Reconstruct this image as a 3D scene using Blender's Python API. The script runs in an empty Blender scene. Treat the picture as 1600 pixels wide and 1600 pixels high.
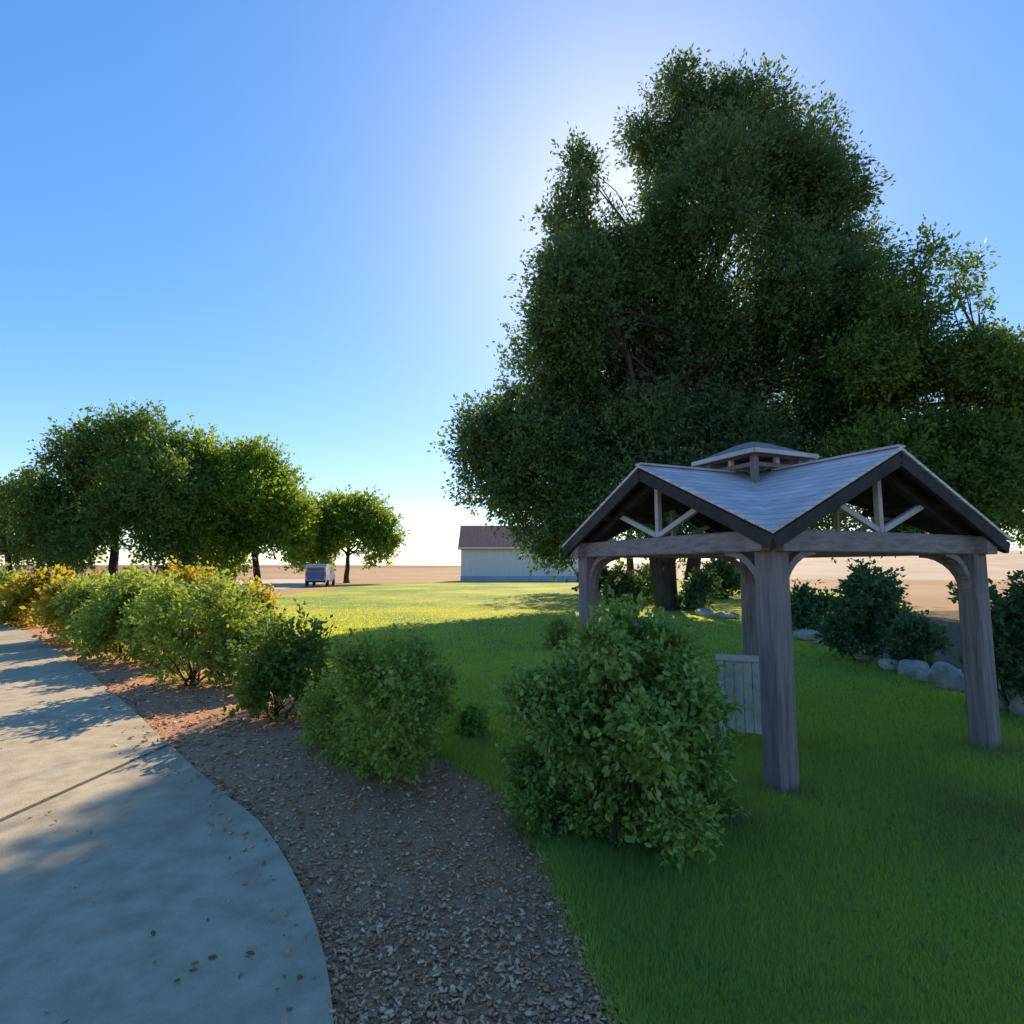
import bpy, math, random
import numpy as np
from mathutils import Vector

# ------------------------------------------------------------------ camera, sky, sun, exposure
scene = bpy.context.scene
C = scene.collection
H, F, PITCH = 1.8, 880.0, 0.0992
SUN_EL, SUN_AZ = math.radians(34.3), math.radians(11.3)

cam_d = bpy.data.cameras.new("camera")
cam = bpy.data.objects.new("camera", cam_d)
C.objects.link(cam)
cam.location = (0, 0, H)
cam.rotation_euler = (math.pi / 2 + PITCH, 0, 0)
cam_d.sensor_width = 36
cam_d.lens = F / 1600 * 36
cam_d.clip_start = 0.05
cam_d.clip_end = 4000
scene.camera = cam

world = bpy.data.worlds.new("World")
scene.world = world
world.use_nodes = True
wn = world.node_tree.nodes
wl = world.node_tree.links
bg = wn["Background"]
sky = wn.new("ShaderNodeTexSky")
sky.sky_type = 'NISHITA'
sky.sun_disc = False
sky.sun_elevation = SUN_EL
sky.sun_rotation = SUN_AZ
sky.altitude = 200
sky.air_density = 1.0
sky.dust_density = 0.28
sky.ozone_density = 3.0
hs = wn.new("ShaderNodeHueSaturation")
hs.inputs["Hue"].default_value = 0.508
hs.inputs["Saturation"].default_value = 1.66
# evens out the sky: less contrast between the sunward side and the blue behind the camera
s1 = wn.new("ShaderNodeVectorMath")
s1.operation = 'SCALE'
s1.inputs["Scale"].default_value = 0.2
ga = wn.new("ShaderNodeGamma")
ga.inputs[1].default_value = 0.62
s2 = wn.new("ShaderNodeVectorMath")
s2.operation = 'SCALE'
s2.inputs["Scale"].default_value = 5.0
wl.new(sky.outputs[0], s1.inputs[0])
wl.new(s1.outputs[0], ga.inputs[0])
wl.new(ga.outputs[0], s2.inputs[0])
wl.new(s2.outputs[0], hs.inputs["Color"])
wl.new(hs.outputs[0], bg.inputs[0])
bg.inputs[1].default_value = 0.091

sun_d = bpy.data.lights.new("sun", 'SUN')
sun = bpy.data.objects.new("sun", sun_d)
C.objects.link(sun)
sun_d.energy = 3.4
sun_d.angle = math.radians(0.5)
sun_d.color = (1.0, 0.81, 0.52)
sun_vec = Vector((math.sin(SUN_AZ) * math.cos(SUN_EL), math.cos(SUN_AZ) * math.cos(SUN_EL), math.sin(SUN_EL)))
sun.rotation_euler = (-sun_vec).to_track_quat('-Z', 'Y').to_euler()

vs = scene.view_settings
vs.view_transform = 'Standard'
vs.look = 'None'
vs.exposure = 1.2
vs.gamma = 1.0
scene.render.engine = 'CYCLES'
scene.cycles.use_denoising = True
scene.cycles.max_bounces = 8
scene.cycles.transparent_max_bounces = 4

# ------------------------------------------------------------------ helpers
rng = np.random.default_rng(7)
random.seed(7)
CT, ST = math.cos(PITCH), math.sin(PITCH)


def ground(px, py, z=0.0):
    """ground point seen at a spot of the reference photograph"""
    dx, du = (px - 800) / F, (800 - py) / F
    dy, dz = CT - du * ST, ST + du * CT
    t = (z - H) / dz
    return np.array([dx * t, dy * t, z])


def space(px, py, y):
    """the point at depth y seen at a spot of the reference photograph"""
    dx, du = (px - 800) / F, (800 - py) / F
    dy, dz = CT - du * ST, ST + du * CT
    t = y / dy
    return np.array([dx * t, y, H + dz * t])


def mesh_obj(name, verts, faces, mat, parent=None, smooth=False):
    me = bpy.data.meshes.new(name)
    verts = np.asarray(verts, dtype=np.float32)
    if isinstance(faces, np.ndarray):
        n, k = faces.shape
        me.vertices.add(len(verts))
        me.vertices.foreach_set("co", verts.ravel())
        me.loops.add(n * k)
        me.loops.foreach_set("vertex_index", faces.astype(np.int32).ravel())
        me.polygons.add(n)
        me.polygons.foreach_set("loop_start", np.arange(0, n * k, k, dtype=np.int32))
        me.polygons.foreach_set("loop_total", np.full(n, k, dtype=np.int32))
        me.update(calc_edges=True)
    else:
        me.from_pydata([tuple(map(float, v)) for v in verts], [], faces)
        me.update()
    if smooth:
        me.polygons.foreach_set("use_smooth", np.ones(len(me.polygons), dtype=bool))
    o = bpy.data.objects.new(name, me)
    C.objects.link(o)
    if mat:
        me.materials.append(mat)
    if parent:
        o.parent = parent
    return o


def thing(name, loc, label, cat, group=None, rz=0.0):
    o = bpy.data.objects.new(name, None)
    C.objects.link(o)
    o.empty_display_size = 0.2
    o.location = [float(c) for c in loc]
    o.rotation_euler = (0, 0, rz)
    o["label"] = label
    o["category"] = cat
    if group:
        o["group"] = group
    return o


def tag(o, label, cat, group=None):
    o["label"] = label
    o["category"] = cat
    if group:
        o["group"] = group
    return o


class MB:
    """collects verts and faces for one mesh"""

    def __init__(self):
        self.v, self.f = [], []

    def add(self, v, f):
        b = len(self.v)
        self.v += [tuple(map(float, p)) for p in v]
        self.f += [tuple(i + b for i in q) for q in f]

    def box(self, lo, hi, bev=0.0):
        lo, hi = np.array(lo, float), np.array(hi, float)
        self.beam((lo[0], (lo[1] + hi[1]) / 2, (lo[2] + hi[2]) / 2), (hi[0], (lo[1] + hi[1]) / 2, (lo[2] + hi[2]) / 2),
                  hi[1] - lo[1], hi[2] - lo[2], bev, up=(0, 0, 1))

    def beam(self, a, b, w, h, bev=0.0, up=(0, 0, 1)):
        """a bar from a to b, width w (sideways), height h (along up), chamfered long edges"""
        a, b = np.array(a, float), np.array(b, float)
        d = (b - a) / np.linalg.norm(b - a)
        up = np.array(up, float)
        s = np.cross(d, up)
        if np.linalg.norm(s) < 1e-5:
            s = np.cross(d, (1, 0, 0))
        s /= np.linalg.norm(s)
        u = np.cross(s, d)
        w2, h2 = w / 2, h / 2
        if bev > 0:
            pr = [(-w2 + bev, -h2), (w2 - bev, -h2), (w2, -h2 + bev), (w2, h2 - bev), (w2 - bev, h2), (-w2 + bev, h2),
                  (-w2, h2 - bev), (-w2, -h2 + bev)]
        else:
            pr = [(-w2, -h2), (w2, -h2), (w2, h2), (-w2, h2)]
        n = len(pr)
        v = [a + s * x + u * y for x, y in pr] + [b + s * x + u * y for x, y in pr]
        f = [tuple(range(n)), tuple(range(2 * n - 1, n - 1, -1))]
        f += [(i, i + n, (i + 1) % n + n, (i + 1) % n) for i in range(n)]
        self.add(v, f)

    def strip(self, pts, side, w, t):
        """a bar of rectangular section swept along pts; side is its constant width direction"""
        pts = [np.array(p, float) for p in pts]
        side = np.array(side, float) / np.linalg.norm(side)
        v, f = [], []
        for i, p in enumerate(pts):
            d = pts[min(i + 1, len(pts) - 1)] - pts[max(i - 1, 0)]
            d /= np.linalg.norm(d)
            u = np.cross(side, d)
            v += [p - side * w / 2 - u * t / 2, p + side * w / 2 - u * t / 2, p + side * w / 2 + u * t / 2,
                  p - side * w / 2 + u * t / 2]
        for i in range(len(pts) - 1):
            for k in range(4):
                f.append((i * 4 + k, i * 4 + (k + 1) % 4, i * 4 + 4 + (k + 1) % 4, i * 4 + 4 + k))
        f += [(3, 2, 1, 0), tuple(len(v) - 4 + k for k in range(4))]
        self.add(v, f)

    def tube(self, pts, rad, n=8):
        pts = [np.array(p, float) for p in pts]
        v, f = [], []
        for i, p in enumerate(pts):
            d = pts[min(i + 1, len(pts) - 1)] - pts[max(i - 1, 0)]
            d /= np.linalg.norm(d) + 1e-9
            s = np.cross(d, (0.3, 1, 0.1))
            s /= np.linalg.norm(s) + 1e-9
            u = np.cross(s, d)
            for k in range(n):
                a = 2 * math.pi * k / n
                r = rad[i] * (1 + 0.12 * math.sin(3 * a + i))
                v.append(p + s * r * math.cos(a) + u * r * math.sin(a))
        for i in range(len(pts) - 1):
            for k in range(n):
                f.append((i * n + k, i * n + (k + 1) % n, i * n + n + (k + 1) % n, i * n + n + k))
        f.append(tuple(range(n - 1, -1, -1)))
        f.append(tuple(len(v) - n + k for k in range(n)))
        self.add(v, f)

    def build(self, name, mat, parent=None, smooth=False):
        return mesh_obj(name, self.v, self.f, mat, parent, smooth)


# ------------------------------------------------------------------ materials
def new_mat(name):
    m = bpy.data.materials.new(name)
    m.use_nodes = True
    nt = m.node_tree
    return m, nt, nt.nodes["Principled BSDF"], nt.nodes["Material Output"]


def nd(nt, kind, **kw):
    n = nt.nodes.new(kind)
    for k, val in kw.items():
        setattr(n, k, val)
    return n


def ramp_node(nt, stops):
    r = nt.nodes.new("ShaderNodeValToRGB")
    el = r.color_ramp.elements
    while len(el) < len(stops):
        el.new(0.5)
    for e, (p, c) in zip(el, stops):
        e.position = p
        e.color = (*c, 1)
    return r


def noise_mat(name, stops, scale=4.0, detail=6, rough=0.85, bump=0.3, bscale=None, stretch=(1, 1, 1), second=None, bdist=0.02,
              spec=0.3, metal=0.0):
    m, nt, p, out = new_mat(name)
    tc = nd(nt, "ShaderNodeTexCoord")
    mp = nd(nt, "ShaderNodeMapping")
    mp.inputs["Scale"].default_value = stretch
    nt.links.new(tc.outputs["Object"], mp.inputs[0])
    n = nd(nt, "ShaderNodeTexNoise")
    n.inputs["Scale"].default_value = scale
    n.inputs["Detail"].default_value = detail
    n.inputs["Roughness"].default_value = 0.62
    nt.links.new(mp.outputs[0], n.inputs["Vector"])
    r = ramp_node(nt, stops)
    nt.links.new(n.outputs[0], r.inputs[0])
    col = r.outputs[0]
    if second:
        sc2, c2, lo, hi = second
        n2 = nd(nt, "ShaderNodeTexNoise")
        n2.inputs["Scale"].default_value = sc2
        n2.inputs["Detail"].default_value = 4
        nt.links.new(mp.outputs[0], n2.inputs["Vector"])
        mr = nd(nt, "ShaderNodeMapRange")
        mr.inputs[1].default_value = lo
        mr.inputs[2].default_value = hi
        nt.links.new(n2.outputs[0], mr.inputs[0])
        mx = nd(nt, "ShaderNodeMix", data_type='RGBA')
        mx.inputs["B"].default_value = (*c2, 1)
        nt.links.new(mr.outputs[0], mx.inputs["Factor"])
        nt.links.new(col, mx.inputs["A"])
        col = mx.outputs["Result"]
    nt.links.new(col, p.inputs["Base Color"])
    p.inputs["Roughness"].default_value = rough
    p.inputs["Specular IOR Level"].default_value = spec
    p.inputs["Metallic"].default_value = metal
    if bump:
        b = nd(nt, "ShaderNodeBump")
        b.inputs["Strength"].default_value = bump
        b.inputs["Distance"].default_value = bdist
        nb = nd(nt, "ShaderNodeTexNoise")
        nb.inputs["Scale"].default_value = bscale or scale * 6
        nb.inputs["Detail"].default_value = 5
        nt.links.new(mp.outputs[0], nb.inputs["Vector"])
        nt.links.new(nb.outputs[0], b.inputs["Height"])
        nt.links.new(b.outputs[0], p.inputs["Normal"])
    return m


def leaf_mat(name, stops, trans=0.45, tcol=(0.35, 0.5, 0.06), rough=0.5, spec=0.25, vscale=0.5, tmix=0.6):
    """each leaf its own tone (random per island) plus drifts of tone through the crown; thin leaves let light through"""
    m, nt, p, out = new_mat(name)
    g = nd(nt, "ShaderNodeNewGeometry")
    tc = nd(nt, "ShaderNodeTexCoord")
    n = nd(nt, "ShaderNodeTexNoise")
    n.inputs["Scale"].default_value = vscale
    n.inputs["Detail"].default_value = 3
    nt.links.new(tc.outputs["Object"], n.inputs["Vector"])
    mth = nd(nt, "ShaderNodeMath", operation='MULTIPLY_ADD')
    nt.links.new(g.outputs["Random Per Island"], mth.inputs[0])
    mth.inputs[1].default_value = 0.6
    sub = nd(nt, "ShaderNodeMapRange")
    sub.inputs[1].default_value = 0.3
    sub.inputs[2].default_value = 0.7
    sub.inputs[3].default_value = 0.0
    sub.inputs[4].default_value = 0.4
    nt.links.new(n.outputs[0], sub.inputs[0])
    nt.links.new(sub.outputs[0], mth.inputs[2])
    r = ramp_node(nt, stops)
    nt.links.new(mth.outputs[0], r.inputs[0])
    nt.links.new(r.outputs[0], p.inputs["Base Color"])
    p.inputs["Roughness"].default_value = rough
    p.inputs["Specular IOR Level"].default_value = spec
    t = nd(nt, "ShaderNodeBsdfTranslucent")
    mx = nd(nt, "ShaderNodeMix", data_type='RGBA')
    mx.inputs["Factor"].default_value = tmix
    mx.inputs["B"].default_value = (*tcol, 1)
    nt.links.new(r.outputs[0], mx.inputs["A"])
    nt.links.new(mx.outputs["Result"], t.inputs[0])
    ms = nd(nt, "ShaderNodeMixShader")
    ms.inputs[0].default_value = trans
    nt.links.new(p.outputs[0], ms.inputs[1])
    nt.links.new(t.outputs[0], ms.inputs[2])
    nt.links.new(ms.outputs[0], out.inputs[0])
    return m


M = {}
M['field'] = noise_mat("dry_field", [(0.3, (0.29, 0.17, 0.085)), (0.55, (0.38, 0.235, 0.125)), (0.75, (0.44, 0.29, 0.165))], 0.05, 8, 0.95,
                       0.4, 3, second=(0.012, (0.28, 0.14, 0.1), 0.5, 0.7))
M['hill'] = noise_mat("dry_hill", [(0.3, (0.38, 0.28, 0.2)), (0.55, (0.48, 0.37, 0.27)), (0.75, (0.54, 0.43, 0.32))], 0.06, 8, 0.95,
                      0.4, 3)
M['lawn'] = noise_mat("lawn_turf", [(0.25, (0.06, 0.14, 0.035)), (0.5, (0.12, 0.21, 0.035)), (0.8, (0.3, 0.36, 0.03))], 1.4, 8, 0.9,
                      0.4, 45, second=(0.16, (0.46, 0.42, 0.02), 0.4, 0.7), bdist=0.03)
M['concrete'] = noise_mat("tan_concrete", [(0.25, (0.29, 0.235, 0.165)), (0.5, (0.4, 0.335, 0.24)), (0.75, (0.5, 0.425, 0.31))], 5, 12,
                          0.9, 0.6, 90, second=(0.5, (0.3, 0.24, 0.17), 0.5, 0.68), bdist=0.01)
M['joint'] = noise_mat("joint_grit", [(0.3, (0.05, 0.04, 0.03)), (0.7, (0.12, 0.1, 0.07))], 20, 4, 1, 0.2)
M['mulch'] = noise_mat("bark_mulch", [(0.3, (0.36, 0.17, 0.085)), (0.5, (0.54, 0.27, 0.145)), (0.75, (0.66, 0.36, 0.21))], 22, 9, 0.95,
                       1.0, 60, second=(1.2, (0.5, 0.27, 0.18), 0.45, 0.7), bdist=0.03)
M['drive'] = noise_mat("pale_gravel", [(0.3, (0.42, 0.36, 0.31)), (0.7, (0.55, 0.48, 0.42))], 1.5, 8, 0.95, 0.3)
M['soil'] = noise_mat("bed_soil", [(0.3, (0.06, 0.045, 0.03)), (0.7, (0.15, 0.11, 0.07))], 6, 8, 0.95, 0.8, 30, bdist=0.04)


def chip_mat():
    m, nt, p, out = new_mat("bark_chip")
    g = nd(nt, "ShaderNodeNewGeometry")
    r = ramp_node(nt, [(0.0, (0.26, 0.11, 0.05)), (0.45, (0.56, 0.27, 0.14)), (0.8, (0.68, 0.38, 0.22)), (1.0, (0.76, 0.53, 0.37))])
    nt.links.new(g.outputs["Random Per Island"], r.inputs[0])
    nt.links.new(r.outputs[0], p.inputs["Base Color"])
    p.inputs["Roughness"].default_value = 0.9
    return m


M['chip'] = chip_mat()
M['wood'] = noise_mat("weathered_timber", [(0.25, (0.12, 0.088, 0.088)), (0.5, (0.235, 0.18, 0.178)), (0.8, (0.35, 0.28, 0.275))], 3.0, 9,
                      0.8, 0.5, 14, stretch=(9, 9, 0.7), bdist=0.008)
M['wood_beam'] = noise_mat("weathered_beam", [(0.25, (0.15, 0.115, 0.112)), (0.5, (0.28, 0.22, 0.215)), (0.8, (0.38, 0.31, 0.3))], 3.0, 9,
                           0.8, 0.5, 14, stretch=(2, 2, 9), bdist=0.008)
M['wood_pale'] = noise_mat("pale_timber", [(0.25, (0.38, 0.32, 0.3)), (0.5, (0.52, 0.45, 0.43)), (0.8, (0.62, 0.56, 0.53))], 5.0, 8,
                           0.75, 0.4, 20, bdist=0.005)
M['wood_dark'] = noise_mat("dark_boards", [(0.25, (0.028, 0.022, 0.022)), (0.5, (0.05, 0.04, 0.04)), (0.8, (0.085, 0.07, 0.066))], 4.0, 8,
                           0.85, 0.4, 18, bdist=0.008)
M['chair_wood'] = noise_mat("silvered_slats", [(0.25, (0.22, 0.19, 0.17)), (0.5, (0.42, 0.38, 0.34)), (0.8, (0.58, 0.54, 0.5))], 6.0, 8,
                            0.8, 0.4, 20, bdist=0.005)
M['bark'] = noise_mat("tree_bark", [(0.3, (0.03, 0.024, 0.02)), (0.55, (0.075, 0.058, 0.046)), (0.8, (0.13, 0.1, 0.08))], 3, 9, 0.95, 1.0,
                      9, stretch=(3, 3, 0.6), bdist=0.05)
M['stone'] = noise_mat("pale_stone", [(0.3, (0.24, 0.215, 0.195)), (0.55, (0.38, 0.345, 0.315)), (0.8, (0.52, 0.48, 0.44))], 5, 9, 0.9, 0.8, 16,
                       bdist=0.03)
M['barn_wall'] = noise_mat("barn_siding", [(0.3, (0.72, 0.66, 0.7)), (0.7, (0.8, 0.74, 0.78))], 1.0, 6, 0.6, 0.6, 8, stretch=(6, 6, 0.1),
                           bdist=0.03)
M['barn_base'] = noise_mat("barn_plinth", [(0.3, (0.32, 0.38, 0.52)), (0.7, (0.4, 0.46, 0.6))], 1.0, 6, 0.6, 0.2)
M['barn_roof'] = noise_mat("barn_roof_rust", [(0.3, (0.52, 0.18, 0.12)), (0.55, (0.64, 0.24, 0.165)), (0.8, (0.72, 0.32, 0.23))], 0.7, 8, 0.8,
                           0.4, 6, stretch=(5, 0.6, 0.6), bdist=0.03)
M['trim'] = noise_mat("white_trim", [(0.3, (0.72, 0.7, 0.68)), (0.7, (0.82, 0.8, 0.78))], 3, 4, 0.6, 0.1)
M['dark_gap'] = noise_mat("dark_opening", [(0.3, (0.02, 0.02, 0.022)), (0.7, (0.05, 0.048, 0.05))], 3, 4, 0.8, 0.1)
M['van_paint'] = noise_mat("van_paint", [(0.3, (0.4, 0.4, 0.42)), (0.7, (0.47, 0.47, 0.49))], 2, 4, 0.35, 0.0, spec=0.5)
M['van_blue'] = noise_mat("van_blue_panel", [(0.3, (0.035, 0.06, 0.26)), (0.7, (0.05, 0.08, 0.32))], 2, 4, 0.35, 0.0, spec=0.5)
M['tyre'] = noise_mat("tyre_rubber", [(0.3, (0.015, 0.015, 0.015)), (0.7, (0.03, 0.03, 0.03))], 8, 4, 0.9, 0.2)
M['glass'] = noise_mat("van_glass", [(0.3, (0.02, 0.025, 0.03)), (0.7, (0.03, 0.035, 0.04))], 2, 2, 0.08, 0.0, spec=0.6)
M['lamp_red'] = noise_mat("tail_lamp", [(0.3, (0.35, 0.02, 0.02)), (0.7, (0.45, 0.03, 0.03))], 6, 2, 0.3, 0.0)


def shingle_mat():
    m, nt, p, out = new_mat("grey_shingle")
    tc = nd(nt, "ShaderNodeTexCoord")
    sp = nd(nt, "ShaderNodeSeparateXYZ")
    nt.links.new(tc.outputs["Object"], sp.inputs[0])
    ad = nd(nt, "ShaderNodeMath", operation='ADD')
    nt.links.new(sp.outputs[0], ad.inputs[0])
    nt.links.new(sp.outputs[1], ad.inputs[1])
    cb = nd(nt, "ShaderNodeCombineXYZ")
    nt.links.new(ad.outputs[0], cb.inputs[0])
    nt.links.new(sp.outputs[2], cb.inputs[1])
    br = nd(nt, "ShaderNodeTexBrick")
    br.inputs["Scale"].default_value = 1.0
    br.inputs["Brick Width"].default_value = 0.2
    br.inputs["Row Height"].default_value = 0.055
    br.inputs["Mortar Size"].default_value = 0.004
    br.inputs["Color1"].default_value = (0.56, 0.48, 0.49, 1)
    br.inputs["Color2"].default_value = (0.66, 0.57, 0.58, 1)
    br.inputs["Mortar"].default_value = (0.36, 0.31, 0.32, 1)
    nt.links.new(cb.outputs[0], br.inputs["Vector"])
    n = nd(nt, "ShaderNodeTexNoise")
    n.inputs["Scale"].default_value = 3.0
    n.inputs["Detail"].default_value = 8
    nt.links.new(tc.outputs["Object"], n.inputs["Vector"])
    mr = nd(nt, "ShaderNodeMapRange")
    mr.inputs[1].default_value = 0.3
    mr.inputs[2].default_value = 0.7
    mr.inputs[3].default_value = 0.8
    mr.inputs[4].default_value = 1.15
    nt.links.new(n.outputs[0], mr.inputs[0])
    mx = nd(nt, "ShaderNodeVectorMath", operation='SCALE')
    nt.links.new(br.outputs[0], mx.inputs[0])
    nt.links.new(mr.outputs[0], mx.inputs["Scale"])
    nt.links.new(mx.outputs[0], p.inputs["Base Color"])
    p.inputs["Roughness"].default_value = 0.5
    b = nd(nt, "ShaderNodeBump")
    b.inputs["Strength"].default_value = 0.5
    b.inputs["Distance"].default_value = 0.01
    b.invert = True
    nt.links.new(br.outputs["Fac"], b.inputs["Height"])
    nt.links.new(b.outputs[0], p.inputs["Normal"])
    return m


M['shingle'] = shingle_mat()

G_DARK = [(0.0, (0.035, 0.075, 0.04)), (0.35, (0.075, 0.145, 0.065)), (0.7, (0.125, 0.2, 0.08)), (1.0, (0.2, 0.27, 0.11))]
G_MID = [(0.0, (0.04, 0.09, 0.026)), (0.4, (0.09, 0.17, 0.04)), (0.75, (0.155, 0.24, 0.05)), (1.0, (0.25, 0.31, 0.08))]
G_ROSE = [(0.0, (0.05, 0.11, 0.025)), (0.35, (0.18, 0.29, 0.06)), (0.7, (0.32, 0.44, 0.1)), (1.0, (0.52, 0.58, 0.22))]
G_LITE = [(0.0, (0.04, 0.09, 0.015)), (0.4, (0.11, 0.19, 0.025)), (0.75, (0.19, 0.27, 0.035)), (1.0, (0.28, 0.33, 0.06))]
G_BACKLIT = [(0.0, (0.05, 0.08, 0.015)), (0.4, (0.17, 0.19, 0.025)), (0.75, (0.34, 0.27, 0.035)), (1.0, (0.5, 0.26, 0.06))]
M['leaf_tree'] = leaf_mat("big_tree_leaf", G_DARK, 0.4, (0.20, 0.30, 0.05), vscale=0.25)
M['leaf_tree2'] = leaf_mat("mid_tree_leaf", G_MID, 0.4, (0.24, 0.36, 0.05), vscale=0.25)
M['leaf_lite'] = leaf_mat("light_tree_leaf", G_LITE, 0.5, (0.45, 0.6, 0.05), vscale=0.2)
M['leaf_rose'] = leaf_mat("rose_leaf", G_ROSE, 0.4, (0.32, 0.45, 0.05), rough=0.38, spec=0.5, vscale=1.6)
M['leaf_shrub'] = leaf_mat("shrub_leaf", G_ROSE, 0.5, (0.5, 0.55, 0.04), vscale=1.2)
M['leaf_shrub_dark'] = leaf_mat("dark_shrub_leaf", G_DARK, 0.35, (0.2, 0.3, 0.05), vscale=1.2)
M['leaf_shrub_mid'] = leaf_mat("mid_shrub_leaf", G_MID, 0.45, (0.35, 0.45, 0.05), vscale=1.2)
M['leaf_backlit'] = leaf_mat("backlit_shrub_leaf", G_BACKLIT, 0.55, (0.85, 0.65, 0.05), vscale=0.8)  # backlit sun put into the leaf colour as gold; orange tips are new growth
M['leaf_weed'] = leaf_mat("weed_leaf", [(0.0, (0.2, 0.3, 0.06)), (0.5, (0.38, 0.52, 0.1)), (1.0, (0.55, 0.66, 0.2))], 0.5, (0.45, 0.6, 0.06), vscale=4)
M['petal'] = leaf_mat("red_petal", [(0.0, (0.5, 0.1, 0.08)), (0.5, (0.65, 0.18, 0.12)), (1.0, (0.75, 0.32, 0.22))], 0.4, (0.5, 0.15, 0.1), vscale=3)
M['grass'] = leaf_mat("grass_blade", [(0.0, (0.05, 0.18, 0.13)), (0.4, (0.1, 0.28, 0.17)), (0.78, (0.15, 0.34, 0.16)), (0.9, (0.3, 0.36, 0.16))],
                      0.58, (1.0, 0.93, 0.0), rough=0.8, spec=0.0, tmix=0.8, vscale=0.7)
M['grass_dry'] = leaf_mat("dry_grass_blade", [(0.0, (0.12, 0.1, 0.04)), (0.5, (0.22, 0.18, 0.08)), (1.0, (0.33, 0.26, 0.13))], 0.4,
                          (0.4, 0.33, 0.15), vscale=2)


# ------------------------------------------------------------------ foliage
def unit(a):
    return a / (np.linalg.norm(a, axis=-1, keepdims=True) + 1e-9)


def leaves(points, dirs, length, width, jitter=0.35, fine=False, droop=0.15):
    """one leaf per point, growing along dirs; returns verts, quads"""
    n = len(points)
    d = unit(dirs + rng.normal(0, 0.55, (n, 3)) - np.array([0, 0, droop]))
    nrm = unit(rng.normal(0, 1, (n, 3)) + np.array([0, 0, 0.7]))
    s = unit(np.cross(d, nrm))
    nn = np.cross(s, d)
    k = rng.uniform(1 - jitter, 1 + jitter, (n, 1))
    l, w = length * k, width * k
    if not fine:
        v = np.stack([points, points + d * l * 0.45 + s * w * 0.5 + nn * w * 0.12, points + d * l,
                      points + d * l * 0.45 - s * w * 0.5 + nn * w * 0.12], 1)
        f = np.arange(n * 4).reshape(n, 4)
        return v.reshape(-1, 3), f
    up = nn * w * 0.16
    v = np.stack([points, points + d * l * 0.28 + s * w * 0.42 + up, points + d * l * 0.68 + s * w * 0.4 + up, points + d * l - nn * w * 0.2,
                  points + d * l * 0.68 - s * w * 0.4 + up, points + d * l * 0.28 - s * w * 0.42 + up], 1)
    b = np.arange(n)[:, None] * 6
    f = np.concatenate([b + np.array([[0, 1, 2, 3]]), b + np.array([[0, 3, 4, 5]])], 0)
    return v.reshape(-1, 3), f


def crown_points(blobs, n_sprigs, per, sprig, shell=(0.55, 1.05), holes=0.0, up=0.3, clump=8):
    """sprigs spread through the blobs (cx, cy, cz, rx, ry, rz[, density]); leaves sit along each sprig"""
    B = np.array([list(b) + ([1.0] if len(b) == 6 else []) for b in blobs], float)
    if clump:
        kids = [B * np.array([1, 1, 1, 0.86, 0.86, 0.86, 0.55])]
        for _ in range(clump):
            dd = unit(rng.normal(0, 1, (len(B), 3)))
            k_ = B.copy()
            sc = rng.uniform(0.26, 0.46, (len(B), 1))
            k_[:, :3] += dd * B[:, 3:6] * rng.uniform(0.6, 0.85, (len(B), 1))
            k_[:, 3:6] *= sc
            k_[:, 6] *= rng.uniform(0.5, 1.6, len(B))
            kids.append(k_)
        B = np.concatenate(kids)
    vol = (B[:, 3] * B[:, 4] * B[:, 5]) ** (2 / 3) * B[:, 6]
    idx = rng.choice(len(B), n_sprigs, p=vol / vol.sum())
    d = unit(rng.normal(0, 1, (n_sprigs, 3)))
    # lumpy surface: each blob is pushed in and out by a few sine waves
    lump = (np.sin(d[:, 0] * 5.1 + idx * 1.7) + np.sin(d[:, 1] * 6.3 + idx * 2.9) + np.sin(d[:, 2] * 5.7 + idx)) / 3
    rad = rng.uniform(shell[0] ** 2, shell[1] ** 2, n_sprigs) ** 0.5 * (1 + 0.14 * lump)
    p = B[idx, :3] + d * B[idx, 3:6] * rad[:, None]
    if holes > 0:
        q = p / holes
        h = np.sin(q[:, 0] * 1.9 + 1.3) + np.sin(q[:, 1] * 2.3) + np.sin(q[:, 2] * 2.1 + 0.7) + np.sin((q[:, 0] + q[:, 2]) * 1.3)
        keep = h < 1.55
        p, d = p[keep], d[keep]
    sd = unit(d + rng.normal(0, 0.5, d.shape) + np.array([0, 0, up]))
    m = len(p)
    sl = sprig * rng.uniform(0.5, 1.5, (m, 1, 1))
    t = rng.uniform(-0.4, 1, (m, per, 1))
    pts = p[:, None, :] + sd[:, None, :] * t * sl + rng.normal(0, sprig * 0.14, (m, per, 3))
    ds = np.repeat(sd[:, None, :], per, 1)
    return pts.reshape(-1, 3), ds.reshape(-1, 3)


def limb_path(a, b, bow=0.12, n=6):
    a, b = np.array(a, float), np.array(b, float)
    L = min(np.linalg.norm(b - a), 6.0)
    off = rng.normal(0, 1, 3) * bow * L
    off[2] = abs(off[2]) * 0.5
    return [a + (b - a) * t + off * math.sin(math.pi * t) + rng.normal(0, 0.015 * L, 3) * (0 < t < 1) for t in np.linspace(0, 1, n)]


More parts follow.
